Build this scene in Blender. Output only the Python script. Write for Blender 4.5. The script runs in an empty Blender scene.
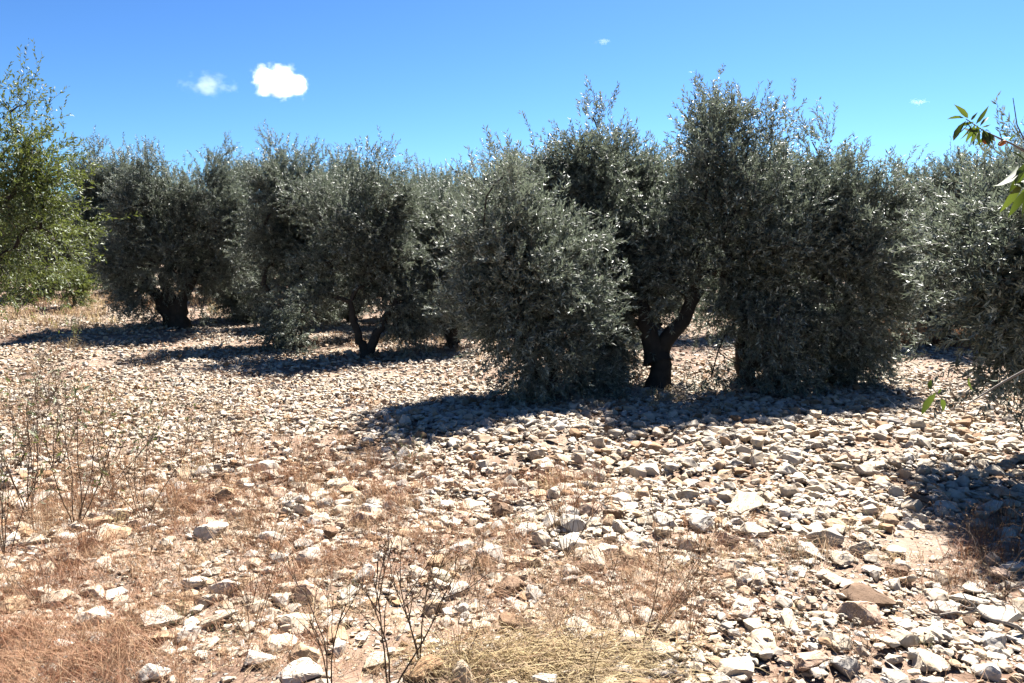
import bpy, bmesh, math, random
import numpy as np
from mathutils import Vector

R = np.random.default_rng(7)
random.seed(7)
sc = bpy.context.scene
COL = sc.collection

# ------------------------------------------------------------------ camera
CAM_H, F, PITCH = 1.6, 740.0, math.radians(6.13)
cp, sp = math.cos(PITCH), math.sin(PITCH)
cam = bpy.data.cameras.new("camera")
cam.sensor_width = 36.0
cam.lens = F / 1024 * 36
cam.clip_start, cam.clip_end = 0.05, 5000
camo = bpy.data.objects.new("camera", cam)
COL.objects.link(camo)
camo.location = (0, 0, CAM_H)
camo.rotation_euler = (math.pi / 2 - PITCH, 0, 0)
sc.camera = camo


def ray(px, py):
    a, b = (px - 512) / F, (341.5 - py) / F
    return np.array([a, cp + b * sp, -sp + b * cp])


def pt(px, py, d):
    r = ray(px, py)
    return np.array([0, 0, CAM_H]) + r * (d / r[1])


def proj(P):
    P = np.asarray(P, float)
    x, y, z = P[..., 0], P[..., 1], P[..., 2] - CAM_H
    f = np.maximum(y * cp - z * sp, 0.05)
    u = y * sp + z * cp
    return 512 + F * x / f, 341.5 - F * u / f, f


def sstep(a, b, x):
    t = np.clip((x - a) / (b - a), 0, 1)
    return t * t * (3 - 2 * t)


_w = [(R.uniform(-1, 1), R.uniform(-1, 1), R.uniform(0, 6.3)) for _ in range(24)]


def wav(x, y, lam, k0, n=6):
    s = 0
    for kx, ky, ph in _w[k0:k0 + n]:
        s = s + np.sin((kx * x + ky * y) * 6.283 / lam + ph)
    return s / n


def hz(x, y):
    x = np.asarray(x, float); y = np.asarray(y, float)
    h = 0.62 * sstep(-4, -14, x) * sstep(9, 24, y)
    h = h + 0.35 * sstep(30, 80, y)
    h = h + 0.07 * wav(x, y, 3.2, 0) + 0.035 * wav(x, y, 1.1, 6) + 0.016 * wav(x, y, 0.45, 12)
    h = h + 0.10 * np.exp(-((y - 6.6) / 1.1) ** 2) * sstep(4.2, 2.5, np.abs(x - 0.6))
    return h


def ground(px, py):
    """where the sight line through a picture point meets the soil"""
    r = ray(px, py)
    t = 1.0
    for _ in range(400):
        P = np.array([0, 0, CAM_H]) + r * t
        g = P[2] - float(hz(P[0], P[1]))
        if g < 0.002 or t > 90:
            break
        t += max(g * 0.6, 0.004)
    P[2] = float(hz(P[0], P[1]))
    return P


# ------------------------------------------------------------------ mesh builder
class MB:
    def __init__(s):
        s.v, s.f, s.m, s.t, s.n = [], [], [], [], 0

    def add(s, v, f, mat=0, tint=0.5):
        v = np.asarray(v, np.float32).reshape(-1, 3)
        f = np.asarray(f, np.int32)
        s.v.append(v); s.f.append(f + s.n); s.n += len(v)
        s.m.append(np.full(len(f), mat, np.int32))
        s.t.append(np.broadcast_to(np.asarray(tint, np.float32), (len(f),)).copy())

    def build(s, name, mats, parent=None, smooth=False):
        me = bpy.data.meshes.new(name)
        V = np.concatenate(s.v)
        loops = np.concatenate([f.ravel() for f in s.f])
        tot = np.concatenate([np.full(len(f), f.shape[1], np.int32) for f in s.f])
        start = np.concatenate([[0], np.cumsum(tot)[:-1]]).astype(np.int32)
        me.vertices.add(len(V)); me.vertices.foreach_set("co", V.ravel())
        me.loops.add(len(loops)); me.loops.foreach_set("vertex_index", loops)
        me.polygons.add(len(tot)); me.polygons.foreach_set("loop_start", start)
        me.polygons.foreach_set("loop_total", tot)
        for m in (mats if isinstance(mats, (list, tuple)) else [mats]):
            me.materials.append(m)
        me.polygons.foreach_set("material_index", np.concatenate(s.m))
        a = me.attributes.new("tint", "FLOAT", "FACE")
        a.data.foreach_set("value", np.concatenate(s.t))
        me.update(calc_edges=True); me.validate()
        me.polygons.foreach_set("use_smooth", np.full(len(me.polygons), smooth))
        o = bpy.data.objects.new(name, me)
        COL.objects.link(o)
        if parent is not None:
            o.parent = parent
        return o

    def tube(s, P, rad, sides=6, mat=0, tint=0.5, wob=0.0, cap=True):
        P = np.asarray(P, float); n = len(P)
        rad = np.broadcast_to(np.asarray(rad, float), (n,))
        T = np.gradient(P, axis=0)
        T /= np.linalg.norm(T, axis=1)[:, None] + 1e-9
        ref = np.array([1.0, 0, 0]) if abs(T[0, 0]) < 0.8 else np.array([0, 1.0, 0])
        A = np.cross(T, ref); A /= np.linalg.norm(A, axis=1)[:, None] + 1e-9
        B = np.cross(T, A)
        an = np.arange(sides) * 2 * math.pi / sides
        rr = rad[:, None] * (1 + wob * R.normal(size=(n, sides))) if wob else np.repeat(rad[:, None], sides, 1)
        V = P[:, None] + rr[..., None] * (np.cos(an)[None, :, None] * A[:, None] + np.sin(an)[None, :, None] * B[:, None])
        i = np.arange(n - 1)[:, None] * sides
        j = np.arange(sides)[None]
        k = (j + 1) % sides
        Fq = np.stack([i + j, i + k, i + sides + k, i + sides + j], -1).reshape(-1, 4)
        s.add(V, Fq, mat, tint)


def unit(a):
    return a / (np.linalg.norm(a, axis=-1, keepdims=True) + 1e-9)


def add_leaves(mb, p, d, L, W, up=0.6, mat=0, tint=None, fold=0.16, mid=0.45, wide=False):
    """lanceolate leaves: p base, d direction (n,3); L, W arrays"""
    n = len(p)
    L = np.broadcast_to(L, (n,)); W = np.broadcast_to(W, (n,))
    d = unit(d)
    r = R.normal(size=(n, 3)); r[:, 2] += up * 2
    nrm = unit(r - (r * d).sum(1)[:, None] * d)
    sd = np.cross(d, nrm)
    if tint is None:
        tint = R.random(n)
    if not wide:
        c = p + d * (L * mid)[:, None] + nrm * (W * fold)[:, None]
        V = np.stack([p, c - sd * (W / 2)[:, None], p + d * L[:, None], c + sd * (W / 2)[:, None]], 1)
        f = np.arange(n)[:, None] * 4 + np.array([0, 1, 2, 3])[None]
        mb.add(V, f, mat, tint)
    else:                       # eight-point leaf with a folded midrib and a curved tip
        rows = []
        for t, w, dr in ((0.0, 0.06, 0), (0.25, 0.8, 0.02), (0.55, 1.0, -0.02), (0.82, 0.55, -0.09), (1.0, 0.03, -0.18)):
            q = p + d * (L * t)[:, None] + nrm * (L * dr)[:, None]
            e = nrm * (W * 0.18 * w)[:, None]
            rows += [q - sd * (W / 2 * w)[:, None] + e, q, q + sd * (W / 2 * w)[:, None] + e]
        V = np.stack(rows, 1)
        fs = []
        for k in range(4):
            b = k * 3
            fs += [[b, b + 1, b + 4, b + 3], [b + 1, b + 2, b + 5, b + 4]]
        fs = np.array(fs)
        f = (np.arange(n)[:, None, None] * 15 + fs[None]).reshape(-1, 4)
        mb.add(V, f, mat, np.repeat(tint, 8))


# ------------------------------------------------------------------ materials
def newmat(name):
    m = bpy.data.materials.new(name); m.use_nodes = True
    nt = m.node_tree; nt.nodes.clear()
    return m, nt, nt.nodes.new("ShaderNodeOutputMaterial")


def N(nt, typ, **kw):
    n = nt.nodes.new(typ)
    for k, v in kw.items():
        if k in n.inputs:
            n.inputs[k].default_value = v
        else:
            setattr(n, k, v)
    return n


def ramp(nt, fac, stops, interp="LINEAR"):
    n = nt.nodes.new("ShaderNodeValToRGB")
    n.color_ramp.interpolation = interp
    e = n.color_ramp.elements
    while len(e) < len(stops):
        e.new(0.5)
    for i, (p, c) in enumerate(stops):
        e[i].position = p
        e[i].color = (*c, 1) if len(c) == 3 else c
    nt.links.new(fac, n.inputs[0])
    return n.outputs[0]


def noise(nt, scale, detail=4, rough=0.55, vec=None):
    n = N(nt, "ShaderNodeTexNoise")
    n.inputs["Scale"].default_value = scale
    n.inputs["Detail"].default_value = detail
    n.inputs["Roughness"].default_value = rough
    if vec is not None:
        nt.links.new(vec, n.inputs["Vector"])
    return n


def mixc(nt, fac, a, b, blend="MIX"):
    n = nt.nodes.new("ShaderNodeMix"); n.data_type = "RGBA"; n.blend_type = blend
    for idx, v in ((0, fac), (6, a), (7, b)):
        if hasattr(v, "node"):
            nt.links.new(v, n.inputs[idx])
        elif idx == 0:
            n.inputs[0].default_value = v
        else:
            n.inputs[idx].default_value = (*v, 1)
    return n.outputs[2]


def leaf_mat(name, top_stops, under, rough, trans, tcol, spec=0.5):
    m, nt, out = newmat(name)
    at = N(nt, "ShaderNodeAttribute"); at.attribute_name = "tint"
    top = ramp(nt, at.outputs["Fac"], top_stops)
    ge = N(nt, "ShaderNodeNewGeometry")
    c = mixc(nt, ge.outputs["Backfacing"], top, under)
    b = N(nt, "ShaderNodeBsdfPrincipled"); b.inputs["Roughness"].default_value = rough
    b.inputs["Specular IOR Level"].default_value = spec
    nt.links.new(c, b.inputs["Base Color"])
    t = N(nt, "ShaderNodeBsdfTranslucent"); t.inputs[0].default_value = (*tcol, 1)
    mx = N(nt, "ShaderNodeMixShader"); mx.inputs[0].default_value = trans
    nt.links.new(b.outputs[0], mx.inputs[1]); nt.links.new(t.outputs[0], mx.inputs[2])
    nt.links.new(mx.outputs[0], out.inputs[0])
    return m


def ramp_mat(name, stops, rough=0.85, nscale=0, trans=0.0):
    m, nt, out = newmat(name)
    at = N(nt, "ShaderNodeAttribute"); at.attribute_name = "tint"
    c = ramp(nt, at.outputs["Fac"], stops)
    b = N(nt, "ShaderNodeBsdfPrincipled"); b.inputs["Roughness"].default_value = rough
    b.inputs["Specular IOR Level"].default_value = 0.25
    if nscale:
        tc = N(nt, "ShaderNodeTexCoord")
        no = noise(nt, nscale, 5, 0.65, tc.outputs["Object"])
        c = mixc(nt, 1.0, c, ramp(nt, no.outputs[0], [(0.3, (0.55, 0.55, 0.55)), (0.7, (1.35, 1.3, 1.25))]), "MULTIPLY")
        bu = N(nt, "ShaderNodeBump"); bu.inputs["Strength"].default_value = 0.8
        bu.inputs["Distance"].default_value = 0.02
        nt.links.new(no.outputs[0], bu.inputs["Height"]); nt.links.new(bu.outputs[0], b.inputs["Normal"])
    nt.links.new(c, b.inputs["Base Color"])
    if trans:
        t = N(nt, "ShaderNodeBsdfTranslucent"); nt.links.new(c, t.inputs[0])
        mx = N(nt, "ShaderNodeMixShader"); mx.inputs[0].default_value = trans
        nt.links.new(b.outputs[0], mx.inputs[1]); nt.links.new(t.outputs[0], mx.inputs[2])
        nt.links.new(mx.outputs[0], out.inputs[0])
    else:
        nt.links.new(b.outputs[0], out.inputs[0])
    return m


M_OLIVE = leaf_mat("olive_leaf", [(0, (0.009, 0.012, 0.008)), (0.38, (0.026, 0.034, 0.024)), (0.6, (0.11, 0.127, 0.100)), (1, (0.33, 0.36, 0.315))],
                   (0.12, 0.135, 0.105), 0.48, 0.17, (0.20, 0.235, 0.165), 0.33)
M_ALMOND = leaf_mat("almond_leaf", [(0, (0.022, 0.034, 0.012)), (0.6, (0.050, 0.067, 0.02)), (1, (0.13, 0.13, 0.035))],
                    (0.10, 0.13, 0.05), 0.5, 0.24, (0.14, 0.17, 0.03), 0.3)
M_NEAR = leaf_mat("near_almond_leaf", [(0, (0.016, 0.028, 0.012)), (0.6, (0.03, 0.045, 0.014)), (1, (0.09, 0.10, 0.025))], (0.035, 0.05, 0.02), 0.65, 0.2, (0.12, 0.17, 0.02), 0.15)
M_WEEDLEAF = leaf_mat("weed_leaf", [(0, (0.05, 0.05, 0.022)), (1, (0.10, 0.11, 0.045))], (0.10, 0.11, 0.055), 0.6, 0.2, (0.14, 0.17, 0.04))
M_BARK = ramp_mat("bark", [(0, (0.022, 0.019, 0.016)), (1, (0.052, 0.046, 0.040))], 0.9, 9)
M_TWIG = ramp_mat("twig", [(0, (0.08, 0.065, 0.05)), (1, (0.16, 0.14, 0.12))], 0.85)
M_DEAD = ramp_mat("dead_wood", [(0, (0.154, 0.133, 0.112)), (1, (0.252, 0.224, 0.196))], 0.85, 30)
M_STALK = ramp_mat("dry_stalk", [(0, (0.04, 0.024, 0.016)), (0.5, (0.104, 0.068, 0.04)), (1, (0.224, 0.16, 0.088))], 0.8)
M_SEED = ramp_mat("seed_head", [(0, (0.07, 0.042, 0.021)), (1, (0.21, 0.133, 0.063))], 0.85)
M_GRASS = ramp_mat("dry_grass", [(0, (0.17, 0.075, 0.04)), (0.35, (0.30, 0.178, 0.10)), (0.7, (0.329, 0.242, 0.155)), (1, (0.47, 0.37, 0.20))], 0.7, 0, 0.25)
M_FRUIT = ramp_mat("almond_husk", [(0, (0.30, 0.09, 0.02)), (1, (0.42, 0.16, 0.04))], 0.7, 40)


def rock_mat(name, per_object):
    m, nt, out = newmat(name)
    if per_object:
        base = N(nt, "ShaderNodeObjectInfo").outputs["Color"]
    else:
        at = N(nt, "ShaderNodeAttribute"); at.attribute_name = "tint"
        base = ramp(nt, at.outputs["Fac"], [(0.0, (0.144, 0.091, 0.054)), (0.12, (0.239, 0.162, 0.101)), (0.3, (0.289, 0.234, 0.177)),
                                            (0.55, (0.310, 0.278, 0.231)), (0.8, (0.325, 0.307, 0.274)), (0.93, (0.361, 0.351, 0.328)), (1.0, (0.216, 0.208, 0.203))])
    tc = N(nt, "ShaderNodeTexCoord")
    geo = N(nt, "ShaderNodeNewGeometry")
    v = geo.outputs["Position"]
    n1 = noise(nt, 14, 6, 0.65, v)
    c = mixc(nt, 1.0, base, ramp(nt, n1.outputs[0], [(0.28, (0.66, 0.58, 0.48)), (0.5, (1, 0.98, 0.95)), (0.75, (1.16, 1.16, 1.16))]), "MULTIPLY")
    n2 = noise(nt, 5, 4, 0.6, v)
    st = ramp(nt, n2.outputs[0], [(0.56, (0, 0, 0)), (0.68, (1, 1, 1))])
    c = mixc(nt, mixc(nt, 1.0, st, (0.38, 0.38, 0.38), "MULTIPLY"), c, (0.19, 0.115, 0.062))
    n3 = noise(nt, 70, 6, 0.7, v)
    c = mixc(nt, 1.0, c, (1.05, 1.0, 0.95), "MULTIPLY")
    b = N(nt, "ShaderNodeBsdfPrincipled"); b.inputs["Roughness"].default_value = 0.9
    b.inputs["Specular IOR Level"].default_value = 0.2
    bu = N(nt, "ShaderNodeBump"); bu.inputs["Strength"].default_value = 0.55; bu.inputs["Distance"].default_value = 0.008
    nt.links.new(n3.outputs[0], bu.inputs["Height"]); nt.links.new(bu.outputs[0], b.inputs["Normal"])
    nt.links.new(c, b.inputs["Base Color"]); nt.links.new(b.outputs[0], out.inputs[0])
    return m


M_ROCK = rock_mat("limestone", True)
M_RUBBLE = rock_mat("limestone_rubble", False)


def soil_mat():
    m, nt, out = newmat("stony_soil")
    v = N(nt, "ShaderNodeNewGeometry").outputs["Position"]
    n1 = noise(nt, 0.55, 5, 0.6, v)
    c = ramp(nt, n1.outputs[0], [(0.3, (0.118, 0.071, 0.049)), (0.5, (0.186, 0.130, 0.096)), (0.7, (0.245, 0.198, 0.158))])
    n2 = noise(nt, 9, 6, 0.7, v)
    c = mixc(nt, 1.0, c, ramp(nt, n2.outputs[0], [(0.3, (0.6, 0.56, 0.52)), (0.55, (1, 1, 1)), (0.75, (1.3, 1.28, 1.25))]), "MULTIPLY")
    vo = N(nt, "ShaderNodeTexVoronoi"); vo.inputs["Scale"].default_value = 38
    nt.links.new(v, vo.inputs["Vector"])
    sep = N(nt, "ShaderNodeSeparateColor"); nt.links.new(vo.outputs["Color"], sep.inputs[0])
    pk = ramp(nt, sep.outputs[0], [(0.45, (0, 0, 0)), (0.5, (1, 1, 1))])
    edge = ramp(nt, vo.outputs["Distance"], [(0.35, (1, 1, 1)), (0.5, (0, 0, 0))])
    pm = mixc(nt, 1.0, pk, edge, "MULTIPLY")
    pc = ramp(nt, sep.outputs[1], [(0, (0.185, 0.134, 0.09)), (0.5, (0.224, 0.193, 0.154)), (1, (0.258, 0.246, 0.224))])
    c = mixc(nt, pm, c, pc)
    b = N(nt, "ShaderNodeBsdfPrincipled"); b.inputs["Roughness"].default_value = 0.95
    b.inputs["Specular IOR Level"].default_value = 0.1
    hgt = mixc(nt, 0.5, n2.outputs[1], edge)
    hm = N(nt, "ShaderNodeMath", operation="MULTIPLY"); nt.links.new(pm, hm.inputs[0]); nt.links.new(edge, hm.inputs[1])
    ha = N(nt, "ShaderNodeMath", operation="ADD"); nt.links.new(hm.outputs[0], ha.inputs[0]); nt.links.new(n2.outputs[0], ha.inputs[1])
    bu = N(nt, "ShaderNodeBump"); bu.inputs["Strength"].default_value = 0.9; bu.inputs["Distance"].default_value = 0.02
    nt.links.new(ha.outputs[0], bu.inputs["Height"]); nt.links.new(bu.outputs[0], b.inputs["Normal"])
    nt.links.new(c, b.inputs["Base Color"]); nt.links.new(b.outputs[0], out.inputs[0])
    return m


M_SOIL = soil_mat()


# ------------------------------------------------------------------ object helpers
def tag(o, label=None, cat=None, group=None, kind=None):
    if label: o["label"] = label
    if cat: o["category"] = cat
    if group: o["group"] = group
    if kind: o["kind"] = kind
    return o


def empty(name, loc):
    o = bpy.data.objects.new(name, None); COL.objects.link(o)
    o.location = tuple(float(c) for c in loc); o.empty_display_size = 0.2
    return o


def dup(root, loc, rotz, scale, label, group=None):
    r = root.copy(); COL.objects.link(r)
    r.location = tuple(float(c) for c in loc); r.rotation_euler = (0, 0, rotz); r.scale = (scale,) * 3 if np.isscalar(scale) else scale
    r["label"] = label
    if group: r["group"] = group
    for ch in list(root.children):
        c = ch.copy(); COL.objects.link(c); c.parent = r
        for g in list(ch.children):
            d = g.copy(); COL.objects.link(d); d.parent = c
    return r


# ------------------------------------------------------------------ the ground
def axis(lo, hi, step, far_lo, far_hi, grow=1.14):
    a = list(np.arange(lo, hi, step)); s = step
    x = a[-1]
    while x < far_hi:
        s *= grow; x += s; a.append(x)
    s = step; x = a[0]; b = []
    while x > far_lo:
        s *= grow; x -= s; b.append(x)
    return np.array(b[::-1] + a)


gx, gy = axis(-7, 5.5, 0.055, -500, 500), axis(1.6, 12, 0.055, -40, 900)
X, Y = np.meshgrid(gx, gy)
Z = hz(X, Y)
nx, ny = len(gx), len(gy)
ii, jj = np.meshgrid(np.arange(nx - 1), np.arange(ny - 1))
q = (jj * nx + ii).ravel()
mb = MB()
mb.add(np.stack([X, Y, Z], -1), np.stack([q, q + 1, q + nx + 1, q + nx], -1))
tag(mb.build("ground", M_SOIL, smooth=True), "stony reddish soil of the olive grove", "ground", kind="structure")


# ------------------------------------------------------------------ trees
class Tree:
    def __init__(s, name, base, seed):
        global R
        s.rng = np.random.default_rng(seed)
        s.base = np.array(base, float)
        s.root = empty(name, base)


def sample_blobs(rng, blobs, n, shell=0.55):
    """points (local metres) in a union of ellipsoids (c, r), biased outward"""
    vol = np.array([b[1][0] * b[1][1] * b[1][2] for b in blobs]) ** 0.8
    pick = rng.choice(len(blobs), n, p=vol / vol.sum())
    C = np.array([b[0] for b in blobs])[pick]; r = np.array([b[1] for b in blobs])[pick]
    d = rng.normal(size=(n, 3)); d /= np.linalg.norm(d, axis=1)[:, None]
    k = 0.88 * (shell + (1 - shell) * rng.random(n)) * rng.random(n) ** 0.12
    P = C + d * r * k[:, None]
    # boughs: most tips gather round fewer centres, so light clumps stand against dark hollows
    nb = max(8, n // 11)
    hub = P[:nb]
    g = rng.integers(0, nb, n)
    Q = hub[g] + rng.normal(size=(n, 3)) * np.array([0.14, 0.14, 0.22])
    return np.where((rng.random(n) < 0.86)[:, None], Q, P), C


def make_tree(name, base, blobs, stems, nclump, seed, leaf=(0.062, 0.0145), twigs=22, per=26, mats=None, twig_len=(0.14, 0.34),
              up=0.35, rtrunk=0.085, spread=0.125, droop=0.16, shell=0.5, fork=0.9, low_droop=True):
    """blobs are local ellipsoids; stems are local polylines from the foot to where the limbs start"""
    rng = np.random.default_rng(seed)
    mats = mats or (M_OLIVE, M_TWIG)
    root = empty(name, base)
    cl, cc = sample_blobs(rng, blobs, nclump, shell)
    cl[:, 2] = np.maximum(cl[:, 2], 0.16)
    ctr = np.average(np.array([b[0] for b in blobs]), axis=0)
    top = max(b[0][2] + b[1][2] for b in blobs)
    # --- scaffold: every clump is tied to the nearest branch node
    nodes, par, cnt = [], [], []
    segs = []
    tm = MB()
    for st in stems:
        st = np.array(st, float)
        t = np.linspace(0, 1, 9)
        P = np.stack([np.interp(t, np.linspace(0, 1, len(st)), st[:, k]) for k in range(3)], 1)
        P[1:-1] += rng.normal(size=(7, 3)) * 0.02
        pr = -1
        for k in range(len(P)):
            nodes.append(P[k]); par.append(pr); cnt.append(0); pr = len(nodes) - 1
        rad = rtrunk * np.interp(t, [0, 0.08, 0.3, 1], [1.75, 1.25, 1.0, 0.62])
        tm.tube(P - np.array([0, 0, 0.05]) * (t < 0.05)[:, None], rad, 10, 0, 0.4, wob=0.05)
    nst = len(nodes)
    order = np.argsort(np.linalg.norm(cl - np.array(stems[0][-1]), axis=1))
    tips = [None] * nclump
    for ci in order:
        c = cl[ci]
        A = np.array(nodes)
        ds = np.linalg.norm(A - c, axis=1)
        cost = ds + 0.5 * np.maximum(0, A[:, 2] - c[2] - 0.3)
        cost[:nst] += np.where(np.arange(nst) % 9 < 5, 0.6 * fork, 0)
        b = int(np.argmin(cost))
        p0 = A[b]; L = ds[b]
        k = max(2, int(L / 0.22))
        pr = b
        bow = rng.normal(size=3) * 0.07 * L + np.array([0, 0, 0.10 * L])
        for q_ in range(1, k + 1):
            t = q_ / k
            nodes.append(p0 + (c - p0) * t + bow * 4 * t * (1 - t)); par.append(pr); cnt.append(0)
            pr = len(nodes) - 1
        w = pr
        while w >= 0:
            cnt[w] += 1; w = par[w]
        tips[ci] = unit(c - nodes[par[pr]])
    bm_ = MB()
    A = np.array(nodes)
    kids = {}
    for i, p in enumerate(par):
        if p >= 0: kids.setdefault(p, []).append(i)
    rad = np.minimum(0.0052 * np.array(cnt, float) ** 0.5 + 0.002, rtrunk * 0.6)
    done = set()
    for i in range(nst, len(nodes)):
        if i in done: continue
        chain = [par[i], i]; done.add(i)
        while True:
            ks = [k for k in kids.get(chain[-1], []) if k not in done]
            if not ks: break
            nxt = max(ks, key=lambda k: cnt[k]); chain.append(nxt); done.add(nxt)
        rr = rad[chain].copy(); rr[0] = min(rad[chain[0]], rr[1] * 1.3)
        bm_.tube(A[chain], rr, 5, 0, rng.random(), wob=0.08)
    # --- leafy twigs
    nt = nclump * twigs
    o = np.repeat(cl, twigs, 0) + rng.normal(size=(nt, 3)) * spread
    hfrac = np.clip(o[:, 2] / top, 0, 1)
    out = o - ctr; out[:, 2] *= 0.6
    tipd = np.repeat(np.array(tips), twigs, 0)
    d = unit(unit(out) * 0.7 + tipd * 0.5 + rng.normal(size=(nt, 3)) * 0.68 + np.array([0, 0, 1.0]) * (up + 0.12 + 0.5 * (hfrac - 0.7))[:, None])
    l = rng.uniform(*twig_len, nt) * (0.9 + 0.3 * sstep(0.7, 1.0, hfrac))
    dr = droop * (1.1 - hfrac) if low_droop else droop * np.ones(nt)
    t = np.tile(np.linspace(0.05, 1, per), (nt, 1)) + rng.normal(size=(nt, per)) * 0.02
    pos = o[:, None] + d[:, None] * (l[:, None] * t)[..., None]
    pos[..., 2] -= dr[:, None] * l[:, None] * t ** 2
    tan = np.repeat(d[:, None], per, 1); tan[..., 2] -= 2 * dr[:, None] * t
    perp = unit(np.cross(np.repeat(d, per, 0), rng.normal(size=(nt * per, 3))))
    tan = unit(tan.reshape(-1, 3))
    ld = unit(tan * 0.75 + perp * rng.uniform(0.45, 1.0, (nt * per, 1)))
    pos = pos.reshape(-1, 3)
    keep = pos[:, 2] > 0.04
    tw = np.repeat(np.clip(rng.normal(0.30 + 0.09 * rng.normal(), 0.14, nt), 0, 1), per)
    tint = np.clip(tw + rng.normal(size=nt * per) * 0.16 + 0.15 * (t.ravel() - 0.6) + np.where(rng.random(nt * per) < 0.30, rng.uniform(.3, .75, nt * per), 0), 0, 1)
    n = keep.sum()
    cm = MB()
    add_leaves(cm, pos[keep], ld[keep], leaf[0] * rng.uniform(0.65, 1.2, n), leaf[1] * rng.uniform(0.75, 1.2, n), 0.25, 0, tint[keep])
    # twig stems: two crossed slivers each
    e = o + d * l[:, None]; e[:, 2] -= dr * l
    m_ = o + d * (l * 0.5)[:, None]; m_[:, 2] -= dr * l * 0.25
    s1 = unit(np.cross(d, rng.normal(size=(nt, 3)))) * 0.0022
    V = np.stack([o - s1, o + s1, m_ + s1 * 0.8, m_ - s1 * 0.8, e + s1 * 0.3, e - s1 * 0.3], 1)
    f = (np.arange(nt)[:, None, None] * 6 + np.array([[0, 1, 2, 3], [3, 2, 4, 5]])[None]).reshape(-1, 4)
    cm.add(V, f, 1, np.repeat(rng.random(nt), 2))
    tm.build("trunk", M_BARK, root, True)
    bm_.build("branches", M_BARK, root, True)
    cm.build("crown", list(mats), root)
    return root


def olive_px(name, bpx, bpy_, blobs_px, stems=None, dens=1.0, seed=1, d=None, label="", group="olive trees of the grove", depth=1.3, **kw):
    """crown given as it stands in the photo: (x, y, rx, ry[, metres further back]) at the tree's own distance"""
    if d is None:
        base = ground(bpx, bpy_)
    else:
        base = pt(bpx, 300, d); base[2] = float(hz(base[0], base[1]))
    D = base[1]
    m = F / D
    blobs = []
    for b in blobs_px:
        x, y, rx, ry = b[:4]; dy = b[4] if len(b) > 4 else 0
        c = pt(x, y, D + dy) - base
        rx *= 1.1
        blobs.append((c, np.array([rx / m, max(rx / m, 0.45) * depth, ry / m])))
    area = sum(b[1][0] * b[1][2] for b in blobs)
    ncl = int(np.clip(area * 92 * dens, 50, 460))
    if stems is None:
        c = np.mean([b[0] for b in blobs], axis=0)
        stems = [[(0, 0, 0), (0.05, 0, 0.4), (c[0] * 0.4, c[1] * 0.4, 0.95)], [(0.02, 0, 0.1), (-0.2, 0.1, 0.5), (c[0] * 0.4 - 0.4, 0.1, 1.1)]]
    r = make_tree(name, base, blobs, stems, ncl, seed, **kw)
    tag(r, label, "olive tree", group)
    return r


OL = {}
OL["A"] = olive_px("olive_tree", 176, 327, [(160, 212, 42, 50), (150, 262, 40, 48), (212, 205, 38, 50), (236, 258, 30, 50), (196, 262, 45, 38), (135, 300, 30, 22, -0.4)],
    [[(0, 0, 0), (-0.02, 0, 0.5), (-0.25, 0, 1.15)], [(0.1, 0, 0), (0.12, 0, 0.5), (0.45, 0.1, 1.2)], [(-0.12, 0.1, 0), (-0.3, 0, 0.6), (-0.7, 0, 1.1)]],
    1.0, 11, label="bushy olive tree with a thick dark many-stemmed trunk beside the green almond tree", rtrunk=0.15)
OL["B"] = olive_px("olive_tree", 283, 346, [(272, 212, 34, 55), (300, 258, 36, 55), (325, 188, 15, 34), (290, 312, 36, 22), (258, 270, 22, 45), (322, 285, 22, 36, .5), (305, 215, 22, 50, .4)],
    None, 1.0, 12, label="olive tree with two upright tufts on top and leafy skirts hiding its trunk")
OL["C"] = olive_px("olive_tree", 363, 357, [(378, 208, 38, 38), (348, 250, 30, 48), (403, 252, 24, 48), (368, 272, 38, 32), (410, 315, 14, 30, 0.2), (330, 215, 18, 34, .3), (298, 330, 20, 10, 0.4)],
    [[(0.05, 0, 0), (-0.08, 0, 0.4), (-0.2, 0, 0.95)], [(0.05, 0.02, 0), (0.32, 0.05, 0.5), (0.6, 0.05, 1.0)]],
    1.15, 13, label="rounded olive tree standing on two dark trunks that form an open V", rtrunk=0.075)
OL["D"] = olive_px("olive_tree", 452, 347, [(455, 225, 32, 48), (462, 275, 26, 48), (438, 270, 22, 55), (428, 215, 18, 36, .5), (480, 220, 20, 48, .3), (455, 312, 24, 24)],
    None, 1.1, 14, label="narrow olive tree standing back between the V-trunked olive and the big hanging olive")
OL["K"] = olive_px("olive_tree", 428, 331, [(424, 222, 26, 42), (436, 262, 26, 44), (418, 290, 22, 36), (440, 312, 22, 22)],
    None, 1.1, 51, label="olive tree squeezed between the V-trunked olive and the narrow olive")
OL["L"] = olive_px("olive_tree", 238, 321, [(240, 215, 26, 48), (248, 262, 28, 44), (232, 295, 24, 28), (262, 300, 20, 22)],
    None, 1.1, 52, label="olive tree between the many-stemmed olive and the two-tufted olive")
OL["E"] = olive_px("olive_tree", 548, 403, [(528, 252, 36, 46), (566, 238, 26, 44, .3), (503, 262, 38, 60), (560, 275, 40, 70), (522, 325, 38, 45), (490, 310, 26, 44), (490, 236, 24, 40), (515, 380, 40, 22, -0.3), (600, 378, 30, 18, 0.2), (568, 345, 26, 35)],
    None, 1.3, 46, label="dense olive tree whose drooping skirts reach down to the sunlit stones")
OL["F"] = olive_px("olive_tree", 606, 379, [(572, 212, 32, 56), (654, 215, 22, 56), (614, 176, 34, 48), (585, 212, 30, 50), (640, 205, 24, 60), (635, 240, 32, 55), (604, 280, 40, 50), (626, 312, 26, 30), (588, 352, 30, 34)],
    None, 1.1, 16, label="broad domed olive tree growing directly behind the drooping skirts of its neighbour")
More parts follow.
